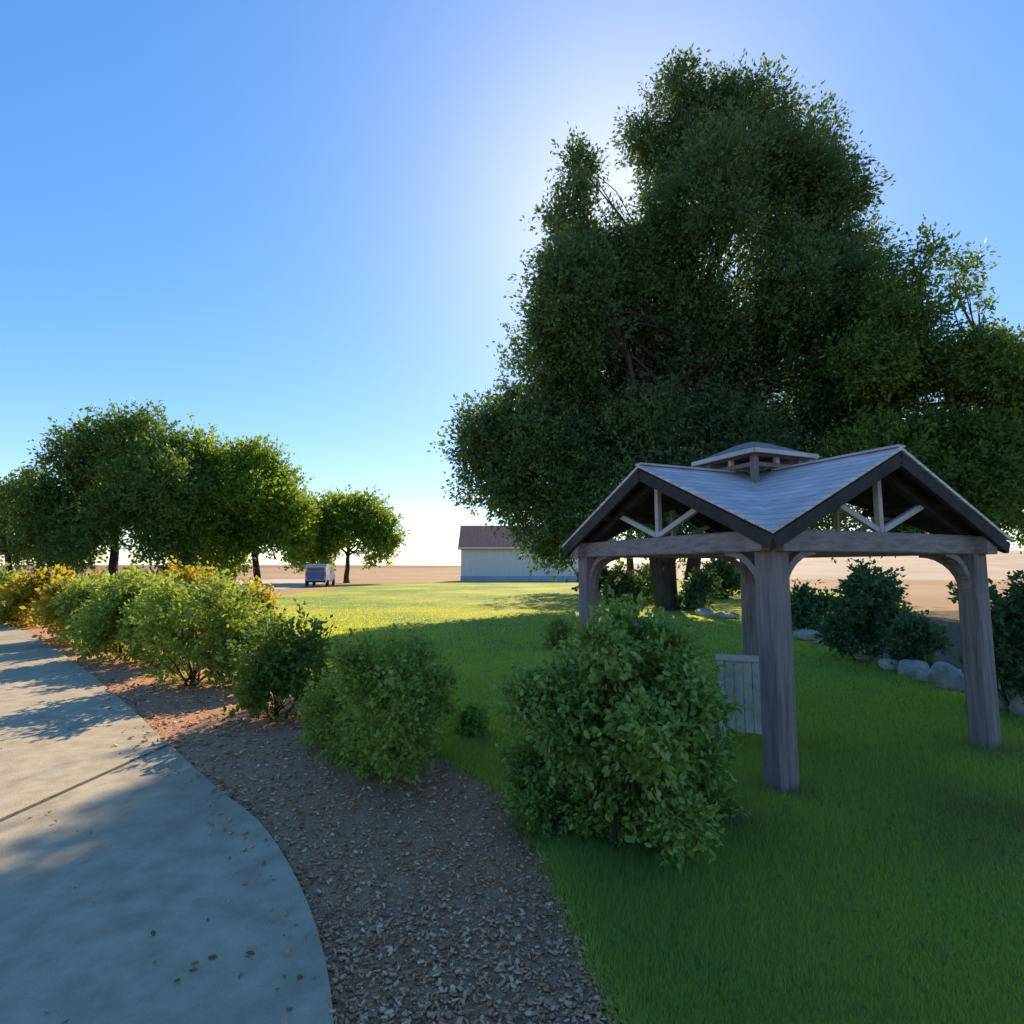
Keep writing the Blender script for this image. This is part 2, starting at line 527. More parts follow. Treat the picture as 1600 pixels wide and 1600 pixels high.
def trunk_mesh(base, top, r0, targets, fork=0.5, n=12, flare=1.5):
    mb = MB()
    base, top = np.array(base, float), np.array(top, float)
    path = [base - np.array([0, 0, 0.1]), base + (top - base) * 0.04] + limb_path(base + (top - base) * 0.12, top, 0.04, 6)
    rads = [r0 * flare, r0 * 1.15] + list(np.linspace(r0, r0 * 0.4, 6))
    mb.tube(path, rads, n)
    for tgt in targets:
        t = np.clip(rng.uniform(fork, 0.95), 0, 0.97)
        a = base + (top - base) * t
        rr = r0 * (0.62 - 0.32 * t)
        lp = limb_path(a, tgt, 0.1)
        mb.tube(lp, np.linspace(rr, rr * 0.16, len(lp)), 7)
        for _ in range(3):
            i = random.randint(2, 4)
            e = np.array(tgt) + rng.normal(0, 1, 3) * np.linalg.norm(np.array(tgt) - a) * 0.025
            sp = limb_path(lp[i], e, 0.1, 4)
            mb.tube(sp, np.linspace(rr * 0.3, rr * 0.06, 4), 5)
    return mb


def tree(name, base, depth, pix, leafm, label, n_sprigs, per, leaf, sprig, trunk_r, group=None, depth_spread=0.8, squash=1.0, holes=2.0,
         trunk_top=None, stems=None, cat="tree", droop=0.15, up=0.3):
    """crown lobes are laid out in metres around the trunk from where they stand in the picture"""
    base = np.array(base, float)
    k = depth / F
    blobs = []
    for b in pix:
        px, py, rp = b[:3]
        off = b[3] if len(b) > 3 else rng.uniform(-0.5, 0.5)
        dens = b[4] if len(b) > 4 else 1.0
        d = depth + off * depth_spread * rp * k * 2
        c = space(px, py, d) - base
        r = rp * d / F
        blobs.append((*c, r, r * depth_spread, r * squash, dens))
    root = thing(name, base, label, cat, group)
    B = np.array(blobs)
    cen = B[:, :3].mean(0)
    top = trunk_top if trunk_top is not None else np.array([cen[0] * 0.6, cen[1] * 0.6, B[:, 2].max() * 0.72])
    order = list(range(len(B)))
    if stems:
        mb = MB()
        for (dx, dy, tr, tt) in stems:
            s = trunk_mesh((dx, dy, 0), tt, tr, [B[i, :3] for i in order if random.random() < 0.6])
            mb.add(s.v, s.f)
    else:
        mb = trunk_mesh((0, 0, 0), top, trunk_r, [B[i, :3] for i in order])
    mb.build("trunk", M['bark'], root, smooth=True)
    p, d = crown_points(blobs, n_sprigs, per, sprig, shell=(0.4, 1.2), holes=holes, up=up, clump=10)
    keep = p[:, 2] > 0.6
    v, f = leaves(p[keep], d[keep], leaf, leaf * 0.52, droop=droop)
    mesh_obj("crown", v, f, leafm, root)
    return root


def shrub(base, w, h, leafm, label, n_sprigs, per, leaf, sprig, group=None, name="shrub", fine=False, cat="shrub", lobes=9, flat=1.0, holes=0.45,
          stems=7, pix=None):
    """a bush: woody stems from the ground and leafy sprigs through uneven lobes"""
    root = thing(name, base, label, cat, group, rz=0)
    blobs = []
    for i in range(lobes):
        a = 2.399 * i + rng.uniform(-0.4, 0.4)
        q = (i + 0.5) / lobes
        r = w * 0.5 * rng.uniform(0.34, 0.54)
        rr = max(0.0, w * 0.5 - r) * (0.55 + 0.55 * rng.uniform(0, 1)) * math.sqrt(1 - 0.55 * q)
        z = h * (0.13 + 0.68 * q) + rng.uniform(-0.05, 0.05) * h
        rz = min(r * 1.0, h - z + 0.1 * h, z * 1.0) * 1.0
        blobs.append((math.cos(a) * rr, math.sin(a) * rr * flat, z, r, r * flat, max(rz, h * 0.16)))
    if pix:                                            # outline given lobe by lobe
        blobs = []
        for px, py, rp in pix:
            off = rng.uniform(-0.45, 0.45) * w
            c = space(px, py, base[1] + off) - np.array(base)
            r = rp * (base[1] + off) / F
            blobs.append((c[0], c[1], c[2], r, r * 1.1, r))
    mb = MB()
    for i in range(stems):
        b = blobs[i % len(blobs)]
        lp = limb_path((rng.normal(0, 0.05) * w, rng.normal(0, 0.05) * w, -0.03), (b[0], b[1], b[2] + 0.4 * b[5]), 0.1, 5)
        mb.tube(lp, np.linspace(0.012, 0.004, 5) * max(0.8, h), 5)
    # a few long shoots that break the outline
    sh_p, sh_d = [], []
    for i in range(max(6, lobes)):
        b = blobs[i % len(blobs)]
        dirn = unit(np.array([b[0] + rng.normal(0, 0.3) * w, b[1] + rng.normal(0, 0.3) * w, h * rng.uniform(0.35, 0.9)]))
        a = np.array([b[0], b[1], b[2]]) * 0.9
        e = a + dirn * (max(b[3], b[5]) * rng.uniform(1.0, 1.3))
        lp = [np.array([0, 0, 0.02])] + limb_path(a, e, 0.06, 4)
        mb.tube(lp, np.linspace(0.006, 0.002, 5) * max(0.7, min(h, 1.2)), 4)
        m = per * 3
        t = rng.uniform(0.2, 1, (m, 1))
        sh_p.append(a + (e - a) * t + rng.normal(0, leaf * 0.35, (m, 3)))
        sh_d.append(np.repeat(dirn[None], m, 0))
    mb.build("stems", M['bark'], root, smooth=True)
    p, d = crown_points(blobs, n_sprigs, per, sprig, shell=(0.35, 1.03), holes=holes)
    p = np.concatenate([p] + sh_p)
    d = np.concatenate([d] + sh_d)
    keep = p[:, 2] > 0.03
    v, f = leaves(p[keep], d[keep], leaf, leaf * 0.6, fine=fine)
    v[:, 2] = np.maximum(v[:, 2], 0.012)
    mesh_obj("foliage", v, f, leafm, root)
    return root


# ------------------------------------------------------------------ ground, lawn, path, beds
def structure(o):
    o["kind"] = "structure"
    return o


def sheet(name, pts2, z, mat, cuts=0):
    """a flat polygon (pts in metres) as a sheet at height z"""
    o = mesh_obj(name, [(p[0], p[1], z) for p in pts2], [tuple(range(len(pts2)))], mat)
    return structure(o)


# ground: one sheet to the horizon, its far part slightly rolling
def ground_mesh():
    rr = np.concatenate([np.linspace(0, 60, 7), np.geomspace(75, 3000, 26)])
    na = 96
    v, f = [], []
    for i, r in enumerate(rr):
        for k in range(na):
            a = 2 * math.pi * k / na
            x, y = r * math.sin(a), r * math.cos(a)
            z = -0.004
            if r > 95:
                t = min(1, (r - 95) / 300)
                z += t * (1.0 + 1.3 * math.sin(a * 7 + r * 0.004) + 0.8 * math.sin(a * 13 + 1))
            v.append((x, y, z))
    for i in range(len(rr) - 1):
        for k in range(na):
            f.append((i * na + k, i * na + (k + 1) % na, (i + 1) * na + (k + 1) % na, (i + 1) * na + k))
    return v, f


gv, gf = ground_mesh()
structure(mesh_obj("ground", gv, [tuple(reversed(q)) for q in gf], M['field'], smooth=True))


def hill(name, x0, x1, y0, y1, hgt, mat, seed):
    nx, ny = 60, 30
    v, f = [], []
    for j in range(ny + 1):
        for i in range(nx + 1):
            u, w = i / nx, j / ny
            x, y = x0 + (x1 - x0) * u, y0 + (y1 - y0) * w
            e = math.sin(math.pi * u) ** 0.5 * math.sin(math.pi * w) ** 0.8
            z = hgt * e * (0.86 + 0.14 * math.sin(u * 9 + seed) * math.cos(w * 5 + seed)) - 0.3
            v.append((x, y, z))
    for j in range(ny):
        for i in range(nx):
            a = j * (nx + 1) + i
            f.append((a, a + 1, a + nx + 2, a + nx + 1))
    return structure(mesh_obj(name, v, f, mat, smooth=True))


hill("hill", 12, 420, 85, 420, 9.5, M['hill'], 1.0)
M['ridge'] = noise_mat("far_ridge", [(0.3, (0.2, 0.1, 0.07)), (0.7, (0.3, 0.17, 0.12))], 0.03, 8, 0.95, 0.0)
hill("hill", -1100, 300, 650, 1500, 9, M['ridge'], 2.2)


def gp(*pix):
    return [ground(px, py)[:2] for px, py in pix]


# lawn outline, near edge first (metres; read off the picture)
LAWN = gp((860, 1350), (800, 1245), (700, 1190), (560, 1110), (430, 1045), (330, 1000), (300, 965), (395, 938), (470, 926), (560, 915), (720, 908),
          (905, 905)) + [(22, 75), (26, 40), (17, 24)] + gp((1235, 990), (1300, 1012), (1430, 1058), (1600, 1125)) + [(7.5, 5.2), (9, 1.5), (9, -4), (0.6, -4), (0.55, 2.0)]
LAWN = [np.array(p) for p in LAWN]
sheet("lawn", LAWN, 0.004, M['lawn'])

# path: concrete, its right edge against the bark bed
PR = [np.array((-0.45, 0.2)), np.array((-0.5, 1.6)), np.array((-0.85, 2.75))] + gp((420, 1310), (330, 1230), (255, 1160), (190, 1098), (120, 1040), (60, 1000), (0, 972), (-70, 948))


def smooth_line(pts, n=6):
    pts = [np.array(p, float) for p in pts]
    out = []
    for i in range(len(pts) - 1):
        p0, p1, p2, p3 = pts[max(i - 1, 0)], pts[i], pts[i + 1], pts[min(i + 2, len(pts) - 1)]
        for t in np.linspace(0, 1, n, endpoint=False):
            out.append(0.5 * (2 * p1 + (p2 - p0) * t + (2 * p0 - 5 * p1 + 4 * p2 - p3) * t * t + (3 * p1 - p0 - 3 * p2 + p3) * t ** 3))
    return out + [pts[-1]]


PR = smooth_line(PR)
PL = [(-60, 33.0), (-40, 14), (-14, 5.0), (-7, 1.0), (-5, -4)]
PATH = [(-0.45, -4)] + [tuple(p) for p in PR] + PL
PZ = 0.035
n = len(PATH)
structure(mesh_obj("path", [(p[0], p[1], PZ) for p in PATH] + [(p[0], p[1], -0.01) for p in PATH],
                   [tuple(range(n))] + [(i, n + i, n + (i + 1) % n, (i + 1) % n) for i in range(n)], M['concrete']))

# bark bed between path and lawn
BED = [tuple(p) for p in PR] + gp((60, 930), (300, 940), (330, 1000), (430, 1045), (560, 1110), (700, 1190), (800, 1245), (860, 1350)) + [(0.55, 2.0), (0.6, -4), (-0.45, -4)]
sheet("mulch_bed", BED, 0.0, M['mulch'])
# joint across the path: a groove filled with grit
a, b = ground(-60, 1318)[:2], ground(266, 1168)[:2]
dv = (b - a) / np.linalg.norm(b - a)
nv = np.array([-dv[1], dv[0]]) * 0.022
sheet("path_joint", [a - nv, b - nv, b + nv, a + nv], PZ + 0.004, M['joint'])

# shrub bed on the right, behind the stone edging
RB = gp((1235, 990), (1300, 1012), (1430, 1058), (1600, 1125)) + [(7.5, 5.2), (14, 6), (40, 14), (40, 26), (17, 24)]
sheet("garden_bed", RB, 0.006, M['soil'])
# pale gravel drive far left, beyond the lawn
sheet("drive", gp((380, 924), (490, 917), (520, 905), (300, 905), (200, 912)), 0.008, M['drive'])


def in_poly(p, poly):
    poly = np.array([np.array(q, float) for q in poly])
    x, y = p[:, 0], p[:, 1]
    inside = np.zeros(len(p), bool)
    j = len(poly) - 1
    for i in range(len(poly)):
        xi, yi, xj, yj = *poly[i], *poly[j]
        c = ((yi > y) != (yj > y)) & (x < (xj - xi) * (y - yi) / (yj - yi + 1e-12) + xi)
        inside ^= c
        j = i
    return inside


def frustum_points(n, y0, y1, xm=1.05):
    """ground points spread evenly over the picture rather than over the ground"""
    u = rng.uniform(1 / y1, 1 / y0, n)
    y = 1 / u
    x = rng.uniform(-xm, xm, n) * y
    return np.stack([x, y], 1)


# grass blades
P = np.concatenate([frustum_points(1150000, 2.0, 80, 1.15), rng.uniform((-1, -2), (9.5, 6), (150000, 2))])
P = P[in_poly(P + rng.normal(0, 0.05, P.shape), LAWN)]
n = len(P)
dist = np.linalg.norm(P, axis=1)
patch = np.sin(P[:, 0] * 2.3) * np.sin(P[:, 1] * 1.9 + P[:, 0]) * 0.25 + 1
hg = rng.uniform(0.03, 0.075, n) * patch * np.clip(1.15 - dist * 0.018, 0.42, 1.0)
wd = 0.0045 * np.clip(dist / 5, 0.7, 3.2) * rng.uniform(0.7, 1.3, n)
ang = rng.uniform(0, 2 * math.pi, n)
lean = rng.normal(0, 0.45, (n, 2)) * hg[:, None]
s = np.stack([np.cos(ang), np.sin(ang)], 1) * wd[:, None]
base = np.concatenate([P, np.full((n, 1), 0.002)], 1)
v = np.stack([base + np.c_[s, np.zeros(n)], base - np.c_[s, np.zeros(n)], base + np.c_[lean, hg]], 1).reshape(-1, 3)
o = mesh_obj("lawn_grass", v, np.arange(n * 3).reshape(n, 3), M['grass'])
tag(o, "short green lawn grass, sunlit far off and shaded nearby", "grass")
o["kind"] = "stuff"

# dry straggling grass near the lower right corner and along the bed edge
cl = []
for (px, py, r, m) in [(1570, 1280, 0.3, 900), (1500, 1330, 0.25, 600), (1150, 1290, 0.22, 500), (1590, 1180, 0.25, 500), (830, 1300, 0.12, 250),
                       (1235, 1240, 0.14, 350)]:
    c = ground(px, py)[:2]
    cl.append(c + rng.normal(0, r, (m, 2)))
P = np.concatenate(cl)
n = len(P)
hg = rng.uniform(0.06, 0.17, n)
ang = rng.uniform(0, 2 * math.pi, n)
s = np.stack([np.cos(ang), np.sin(ang)], 1) * 0.003
lean = rng.normal(0, 0.5, (n, 2)) * hg[:, None]
base = np.concatenate([P, np.full((n, 1), 0.002)], 1)
v = np.stack([base + np.c_[s, np.zeros(n)], base - np.c_[s, np.zeros(n)], base + np.c_[lean, hg]], 1).reshape(-1, 3)
o = mesh_obj("dry_grass", v, np.arange(n * 3).reshape(n, 3), M['grass_dry'])
tag(o, "straw coloured dry grass straggling through the near lawn", "grass")
o["kind"] = "stuff"

# bark chips on the bed
P = np.concatenate([rng.uniform((-3, -2), (2, 3.2), (14000, 2)), frustum_points(60000, 2.2, 16)])
P = P[in_poly(P, BED) & ~in_poly(P, LAWN)][:34000]
E_ = np.array(PR)[6:42]
sp_ = E_[rng.integers(0, 36, 260)] + np.c_[-np.abs(rng.normal(0, 0.16, 260)), rng.normal(0, 0.2, 260)]
P = np.concatenate([P, sp_[sp_[:, 1] > 1.5]])
n = len(P)
ln = 0.008 + 0.034 * rng.uniform(0, 1, n) ** 2.2 * np.clip(np.linalg.norm(P, axis=1) / 5, 0.8, 2)
w_ = ln * rng.uniform(0.25, 0.6, n)
t_ = ln * 0.18
ax = unit(np.c_[rng.normal(0, 1, (n, 2)), rng.normal(0, 0.25, n)])
sd = unit(np.cross(ax, np.array([0, 0, 1.0]) + rng.normal(0, 0.3, (n, 3))))
up_ = np.cross(sd, ax)
c = np.c_[P, np.where(in_poly(P, PATH), PZ, 0) + 0.004 + rng.uniform(0.2, 1.2, n) * ln * 0.35]
vv = []
for (i, j, k) in [(-1, -1, -1), (1, -1, -1), (1, 1, -1), (-1, 1, -1), (-1, -1, 1), (1, -1, 1), (1, 1, 1), (-1, 1, 1)]:
    vv.append(c + ax * (i * ln / 2)[:, None] + sd * (j * w_ / 2)[:, None] + up_ * (k * t_ / 2)[:, None])
v = np.stack(vv, 1).reshape(-1, 3)
b8 = np.arange(n)[:, None] * 8
f = np.concatenate([b8 + np.array([q]) for q in [(3, 2, 1, 0), (4, 5, 6, 7), (0, 1, 5, 4), (1, 2, 6, 5), (2, 3, 7, 6), (3, 0, 4, 7)]], 0)
o = mesh_obj("bark_chips", v, f, M['chip'])
tag(o, "brown bark chips covering the bed beside the path", "mulch")
o["kind"] = "stuff"

# fallen leaves on the path, the bark and the lawn
P = frustum_points(260, 2.3, 14)
n = len(P)
v, f = leaves(np.c_[P, np.where(in_poly(P, LAWN), 0.05, 0.016)], unit(np.c_[rng.normal(0, 1, (n, 2)), np.zeros(n)]), 0.035, 0.02, fine=True, droop=0)
v[:, 2] = np.where(np.repeat(in_poly(P, LAWN), 6), np.clip(v[:, 2], 0.03, 0.07), np.clip(v[:, 2], 0.013, 0.03) + np.where(np.repeat(in_poly(P, PATH), 6), PZ - 0.01, 0))
o = mesh_obj("fallen_leaves", v, f, M['grass_dry'])
tag(o, "dry fallen leaves scattered over the path, bark and lawn", "leaves")
o["kind"] = "stuff"

# ------------------------------------------------------------------ pavilion
NX, NY, PA, LU, LV = 2.1691, 4.7254, 0.4111, 2.81, 2.93
ZB, ZR, OV = 2.035, 2.905, 0.25
pu, pv = np.array([math.cos(PA), math.sin(PA)]), np.array([-math.sin(PA), math.cos(PA)])
pc = np.array([NX, NY]) + pu * LU / 2 + pv * LV / 2
pav = thing("pavilion", (pc[0], pc[1], 0), "weathered timber pavilion with grey cross gabled roof and open cupola on the lawn", "pavilion", rz=PA)
hu, hv = LU / 2, LV / 2
ru, rv = hu + OV, hv + OV
ZC = 2.10                                            # roof corner height
PW = 0.2
for (sx, sy) in ((-1, -1), (1, -1), (-1, 1), (1, 1)):
    mb = MB()
    mb.beam((sx * hu, sy * hv, -0.05), (sx * hu, sy * hv, ZB - 0.095), PW, PW, 0.018)
    po = mb.build("post", M['wood'], pav)
# ring beams: two run through, two butt between them
bt = 0.17
for sy in (-1, 1):
    mb = MB()
    mb.beam((-hu - 0.2, sy * hv, ZB), (hu + 0.2, sy * hv, ZB), bt, 0.19, 0.012)
    mb.build("beam", M['wood_beam'], pav)
for sx in (-1, 1):
    mb = MB()
    mb.beam((sx * hu, -hv + bt / 2, ZB - 0.004), (sx * hu, hv - bt / 2, ZB - 0.004), bt, 0.186, 0.012)
    mb.build("beam", M['wood_beam'], pav)
    for sy in (-1, 1):
        mb = MB()
        mb.beam((sx * hu, sy * (hv + bt / 2), ZB - 0.004), (sx * hu, sy * (hv + 0.2), ZB - 0.004), bt, 0.186, 0.012)
        mb.build("beam_end", M['wood_beam'], pav)
# curved knee braces
for (sx, sy) in ((-1, -1), (1, -1), (-1, 1), (1, 1)):
    for ax_ in (0, 1):
        pts = []
        for t in np.linspace(0, 1, 8):
            a = t * math.pi / 2
            R = 0.4
            inn = PW / 2 - 0.02 + R * (1 - math.cos(a))
            z = ZB - 0.09 - R * (1 - math.sin(a))
            if ax_ == 0:
                pts.append((sx * (hu - inn), sy * hv, z))
            else:
                pts.append((sx * hu, sy * (hv - inn), z))
        mb = MB()
        mb.strip(pts, (0, 1, 0) if ax_ == 0 else (1, 0, 0), 0.075, 0.06)
        mb.build("knee_brace", M['wood_beam'], pav)


def roof_pts(z):
    return [(0, 0, ZR + z), (ru, 0, ZR + z), (0, rv, ZR + z), (-ru, 0, ZR + z), (0, -rv, ZR + z), (ru, rv, ZC + z), (-ru, rv, ZC + z), (-ru, -rv, ZC + z),
            (ru, -rv, ZC + z)]


top_f = [(0, 1, 5), (0, 5, 2), (0, 2, 6), (0, 6, 3), (0, 3, 7), (0, 7, 4), (0, 4, 8), (0, 8, 1)]
ringv = [1, 5, 2, 6, 3, 7, 4, 8]
mb = MB()
mb.add(roof_pts(0) + roof_pts(-0.03), [q for q in top_f] + [(9 + b_, 9 + a_, 9 + c_) for a_, b_, c_ in top_f] +
       [(ringv[i], 9 + ringv[i], 9 + ringv[(i + 1) % 8], ringv[(i + 1) % 8]) for i in range(8)])
roof = mb.build("roof", M['shingle'], pav)
# boarding under the shingles
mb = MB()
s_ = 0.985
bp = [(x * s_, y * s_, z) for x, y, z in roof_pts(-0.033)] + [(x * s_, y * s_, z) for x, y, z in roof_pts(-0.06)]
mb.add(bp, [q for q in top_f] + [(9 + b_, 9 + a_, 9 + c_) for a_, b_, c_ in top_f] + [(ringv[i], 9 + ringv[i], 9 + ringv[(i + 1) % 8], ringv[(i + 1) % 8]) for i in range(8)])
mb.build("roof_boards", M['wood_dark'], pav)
# ridge and valley strips on the shingles
for (ex, ey) in ((ru, 0), (-ru, 0), (0, rv), (0, -rv)):
    mb = MB()
    mb.beam((ex * 0.2, ey * 0.2, ZR + 0.006), (ex, ey, ZR + 0.006), 0.11, 0.02, 0.004)
    mb.build("ridge_cap", M['shingle'], roof)
# gables: barge boards at the overhang, a truss in each wall plane
for axis in (0, 1):
    for sg in (-1, 1):
        half, r_out, r_half, e = (hv, ru, rv, hu) if axis == 0 else (hu, rv, ru, hv)

        def P3(c, o, z):
            return (o, c, z) if axis == 0 else (c, o, z)
        slope = (ZR - ZC) / r_half
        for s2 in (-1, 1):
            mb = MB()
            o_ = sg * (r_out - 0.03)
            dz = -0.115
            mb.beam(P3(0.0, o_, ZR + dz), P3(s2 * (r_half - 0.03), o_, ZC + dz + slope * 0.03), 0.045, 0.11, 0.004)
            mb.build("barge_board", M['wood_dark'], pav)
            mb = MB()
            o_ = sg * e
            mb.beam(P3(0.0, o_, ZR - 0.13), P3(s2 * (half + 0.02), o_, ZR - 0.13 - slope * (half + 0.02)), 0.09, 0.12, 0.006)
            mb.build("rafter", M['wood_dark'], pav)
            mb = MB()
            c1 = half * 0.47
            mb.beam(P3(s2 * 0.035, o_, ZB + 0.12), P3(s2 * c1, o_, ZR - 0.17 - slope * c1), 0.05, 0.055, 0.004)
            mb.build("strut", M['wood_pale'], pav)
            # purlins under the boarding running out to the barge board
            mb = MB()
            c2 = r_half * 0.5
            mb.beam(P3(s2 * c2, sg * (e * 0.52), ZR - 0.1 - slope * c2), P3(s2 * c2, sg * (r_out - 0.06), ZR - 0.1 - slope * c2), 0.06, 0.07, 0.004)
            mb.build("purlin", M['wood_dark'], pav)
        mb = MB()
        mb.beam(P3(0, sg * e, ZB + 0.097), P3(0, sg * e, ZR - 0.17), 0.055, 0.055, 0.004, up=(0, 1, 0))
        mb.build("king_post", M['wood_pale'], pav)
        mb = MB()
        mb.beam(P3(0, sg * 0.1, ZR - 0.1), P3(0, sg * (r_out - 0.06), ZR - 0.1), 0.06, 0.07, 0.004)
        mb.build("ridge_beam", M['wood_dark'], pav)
# cupola: a low open lantern with its own hipped roof
cup = MB()
cs, cz0, cz1 = 0.34, ZR - 0.14, 3.05
for sx in (-1, 1):
    for sy in (-1, 1):
        cup.beam((sx * cs, sy * cs, cz0 - 0.18), (sx * cs, sy * cs, cz1), 0.07, 0.07, 0.005)
for sx in (-1, 1):
    cup.beam((sx * cs, -cs - 0.034, cz1 + 0.035), (sx * cs, cs + 0.034, cz1 + 0.035), 0.07, 0.066, 0.004)
    cup.beam((-cs + 0.036, sx * cs, cz1 + 0.034), (cs - 0.036, sx * cs, cz1 + 0.034), 0.07, 0.064, 0.004)
    cup.beam((sx * cs, -cs + 0.036, cz0 + 0.19), (sx * cs, cs - 0.036, cz0 + 0.19), 0.05, 0.05, 0.004)
    cup.beam((-cs + 0.036, sx * cs, cz0 + 0.19), (cs - 0.036, sx * cs, cz0 + 0.19), 0.05, 0.05, 0.004)
cupola = cup.build("cupola", M['wood'], pav)
er, rz_, et = 0.48, 3.27, 3.09
mb = MB()
rid = 0.13
vv = [(-er, -er, et), (er, -er, et), (er, er, et), (-er, er, et), (-rid, -rid, rz_), (rid, -rid, rz_), (rid, rid, rz_), (-rid, rid, rz_)]
vv2 = [(x, y, z - 0.03) for x, y, z in vv]
fs = [(0, 1, 5, 4), (1, 2, 6, 5), (2, 3, 7, 6), (3, 0, 4, 7), (4, 5, 6, 7)]
mb.add(vv + vv2, fs + [tuple(8 + i for i in reversed(q)) for q in fs] + [(0, 8, 9, 1), (1, 9, 10, 2), (2, 10, 11, 3), (3, 11, 8, 0)])
mb.build("cupola_roof", M['wood'], cupola)
mb = MB()
for (x0, y0, x1, y1) in ((-er, -er - 0.014, er, -er - 0.014), (-er, er + 0.014, er, er + 0.014), (-er - 0.014, -er, -er - 0.014, er), (er + 0.014, -er, er + 0.014, er)):
    mb.beam((x0, y0, et - 0.015), (x1, y1, et - 0.015), 0.024, 0.05, 0.003)
mb.build("cupola_fascia", M['wood_pale'], cupola)
for (sx, sy) in ((0, 1), (0, -1), (1, 0), (-1, 0)):
    mb = MB()
    mb.beam((sx * cs, sy * cs, cz0 + 0.217), (sx * cs, sy * cs, cz1), 0.05, 0.05, 0.004)
    mb.build("cupola_strut", M['wood_pale'], cupola)

# ------------------------------------------------------------------ garden chair beside the near post
cp = ground(1172, 1166)
chair = thing("garden_chair", cp, "weathered grey slatted wooden garden chair beside the near pavilion post", "chair", rz=-0.38)
CW, CD = 0.5, 0.5
for (sx, sy, top_) in ((-1, -1, 0.88), (1, -1, 0.88), (-1, 1, 0.6), (1, 1, 0.6)):
    mb = MB()
    mb.beam((sx * CW / 2, sy * CD / 2, 0), (sx * CW / 2, sy * CD / 2, top_), 0.055, 0.055, 0.004)
    mb.build("leg", M['chair_wood'], chair)
for sx in (-1, 1):
    mb = MB()
    mb.beam((sx * CW / 2, -CD / 2 + 0.029, 0.62), (sx * CW / 2, CD / 2 + 0.05, 0.62), 0.075, 0.03, 0.004)
    mb.build("armrest", M['chair_wood'], chair)
mb = MB()
for k in range(6):
    y = -CD / 2 + 0.05 + k * 0.082
    mb.beam((-CW / 2 - 0.02, y, 0.425), (CW / 2 + 0.02, y, 0.425), 0.07, 0.022, 0.003)
mb.build("seat", M['chair_wood'], chair)
mb = MB()
mb.beam((-CW / 2 - 0.04, -CD / 2, 0.91), (CW / 2 + 0.04, -CD / 2, 0.91), 0.07, 0.06, 0.006)
mb.build("top_rail", M['wood_pale'], chair)
mb = MB()
for k in range(5):
    x = -CW / 2 + 0.085 + k * 0.083
    mb.beam((x, -CD / 2 - 0.012, 0.2), (x, -CD / 2, 0.88), 0.074, 0.018, 0.003, up=(0, 1, 0))
mb.beam((-CW / 2 + 0.03, -CD / 2 + 0.0, 0.455), (CW / 2 - 0.03, -CD / 2, 0.455), 0.03, 0.05, 0.003)
mb.build("backrest", M['chair_wood'], chair)

# ------------------------------------------------------------------ trees
bt_base = ground(1055, 953)
BIG = [(1060, 350, 58), (892, 340, 44, -1), (885, 400, 44, -1.5), (890, 440, 55, -1.2), (905, 392, 44), (965, 435, 60), (890, 470, 48), (1325, 405, 52), (1365, 480, 48), (1330, 500, 60), (1035, 215, 58), (908, 262, 30, -1), (1255, 235, 66), (1305, 300, 52), (1180, 170, 60), (1060, 150, 45), (1085, 320, 100), (1200, 330, 95), (1275, 320, 55), (1300, 380, 55), (1240, 250, 50), (975, 425, 60), (850, 820, 48), (875, 855, 32), (760, 690, 50), (908, 480, 82, -0.8), (1000, 480, 125), (1150, 470, 135),
       (1270, 450, 95), (852, 562, 64, -0.6), (930, 610, 125), (1080, 630, 145), (1230, 610, 140), (1330, 590, 80), (785, 680, 62), (860, 720, 110),
       (765, 745, 55), (980, 740, 130), (1120, 740, 120), (1270, 730, 110), (1060, 250, 75), (1165, 255, 75), (868, 495, 46, -1.2), (1110, 180, 50), (790, 770, 45)]
tree("shade_tree", bt_base, bt_base[1], BIG, M['leaf_tree'], "huge dark leafy tree towering right behind the pavilion", 43000, 11, 0.19, 0.7, 0.42,
     depth_spread=0.8, holes=0, stems=[(-0.35, 0, 0.36, (-2.2, 0, 11)), (0.55, 0.3, 0.3, (3.6, 1, 12)), (0.1, 0.9, 0.26, (0.5, 2, 13))])
rt_base = ground(1522, 966)
RIGHT = [(1425, 410, 48, 0, 0.28), (1490, 430, 42, 0, 0.22), (1400, 480, 50, 0, 0.45), (1460, 525, 60, 0, 0.6), (1545, 575, 52), (1410, 630, 95),
         (1515, 670, 85), (1580, 620, 40), (1495, 760, 75), (1390, 740, 90), (1575, 720, 45), (1530, 480, 24, 0, 0.2), (1360, 560, 48), (1590, 570, 40), (1575, 800, 45), (1610, 700, 50)]
tree("shade_tree", rt_base, rt_base[1], RIGHT, M['leaf_tree2'], "feathery tree with sparse upper twigs at the far right behind the pavilion", 15000, 10, 0.17, 0.55,
     0.26, holes=1.2)
bk_base = ground(985, 924)
BACK = [(880, 800, 62), (870, 850, 34), (960, 790, 80), (1060, 790, 85), (1150, 790, 70), (920, 720, 80), (1040, 700, 100), (1150, 700, 80)]
tree("shade_tree", bk_base, bk_base[1], BACK, M['leaf_tree'], "low hanging dark tree half hidden beyond the huge one, next to the barn", 3000, 10, 0.3, 0.8, 0.3, holes=2.5)

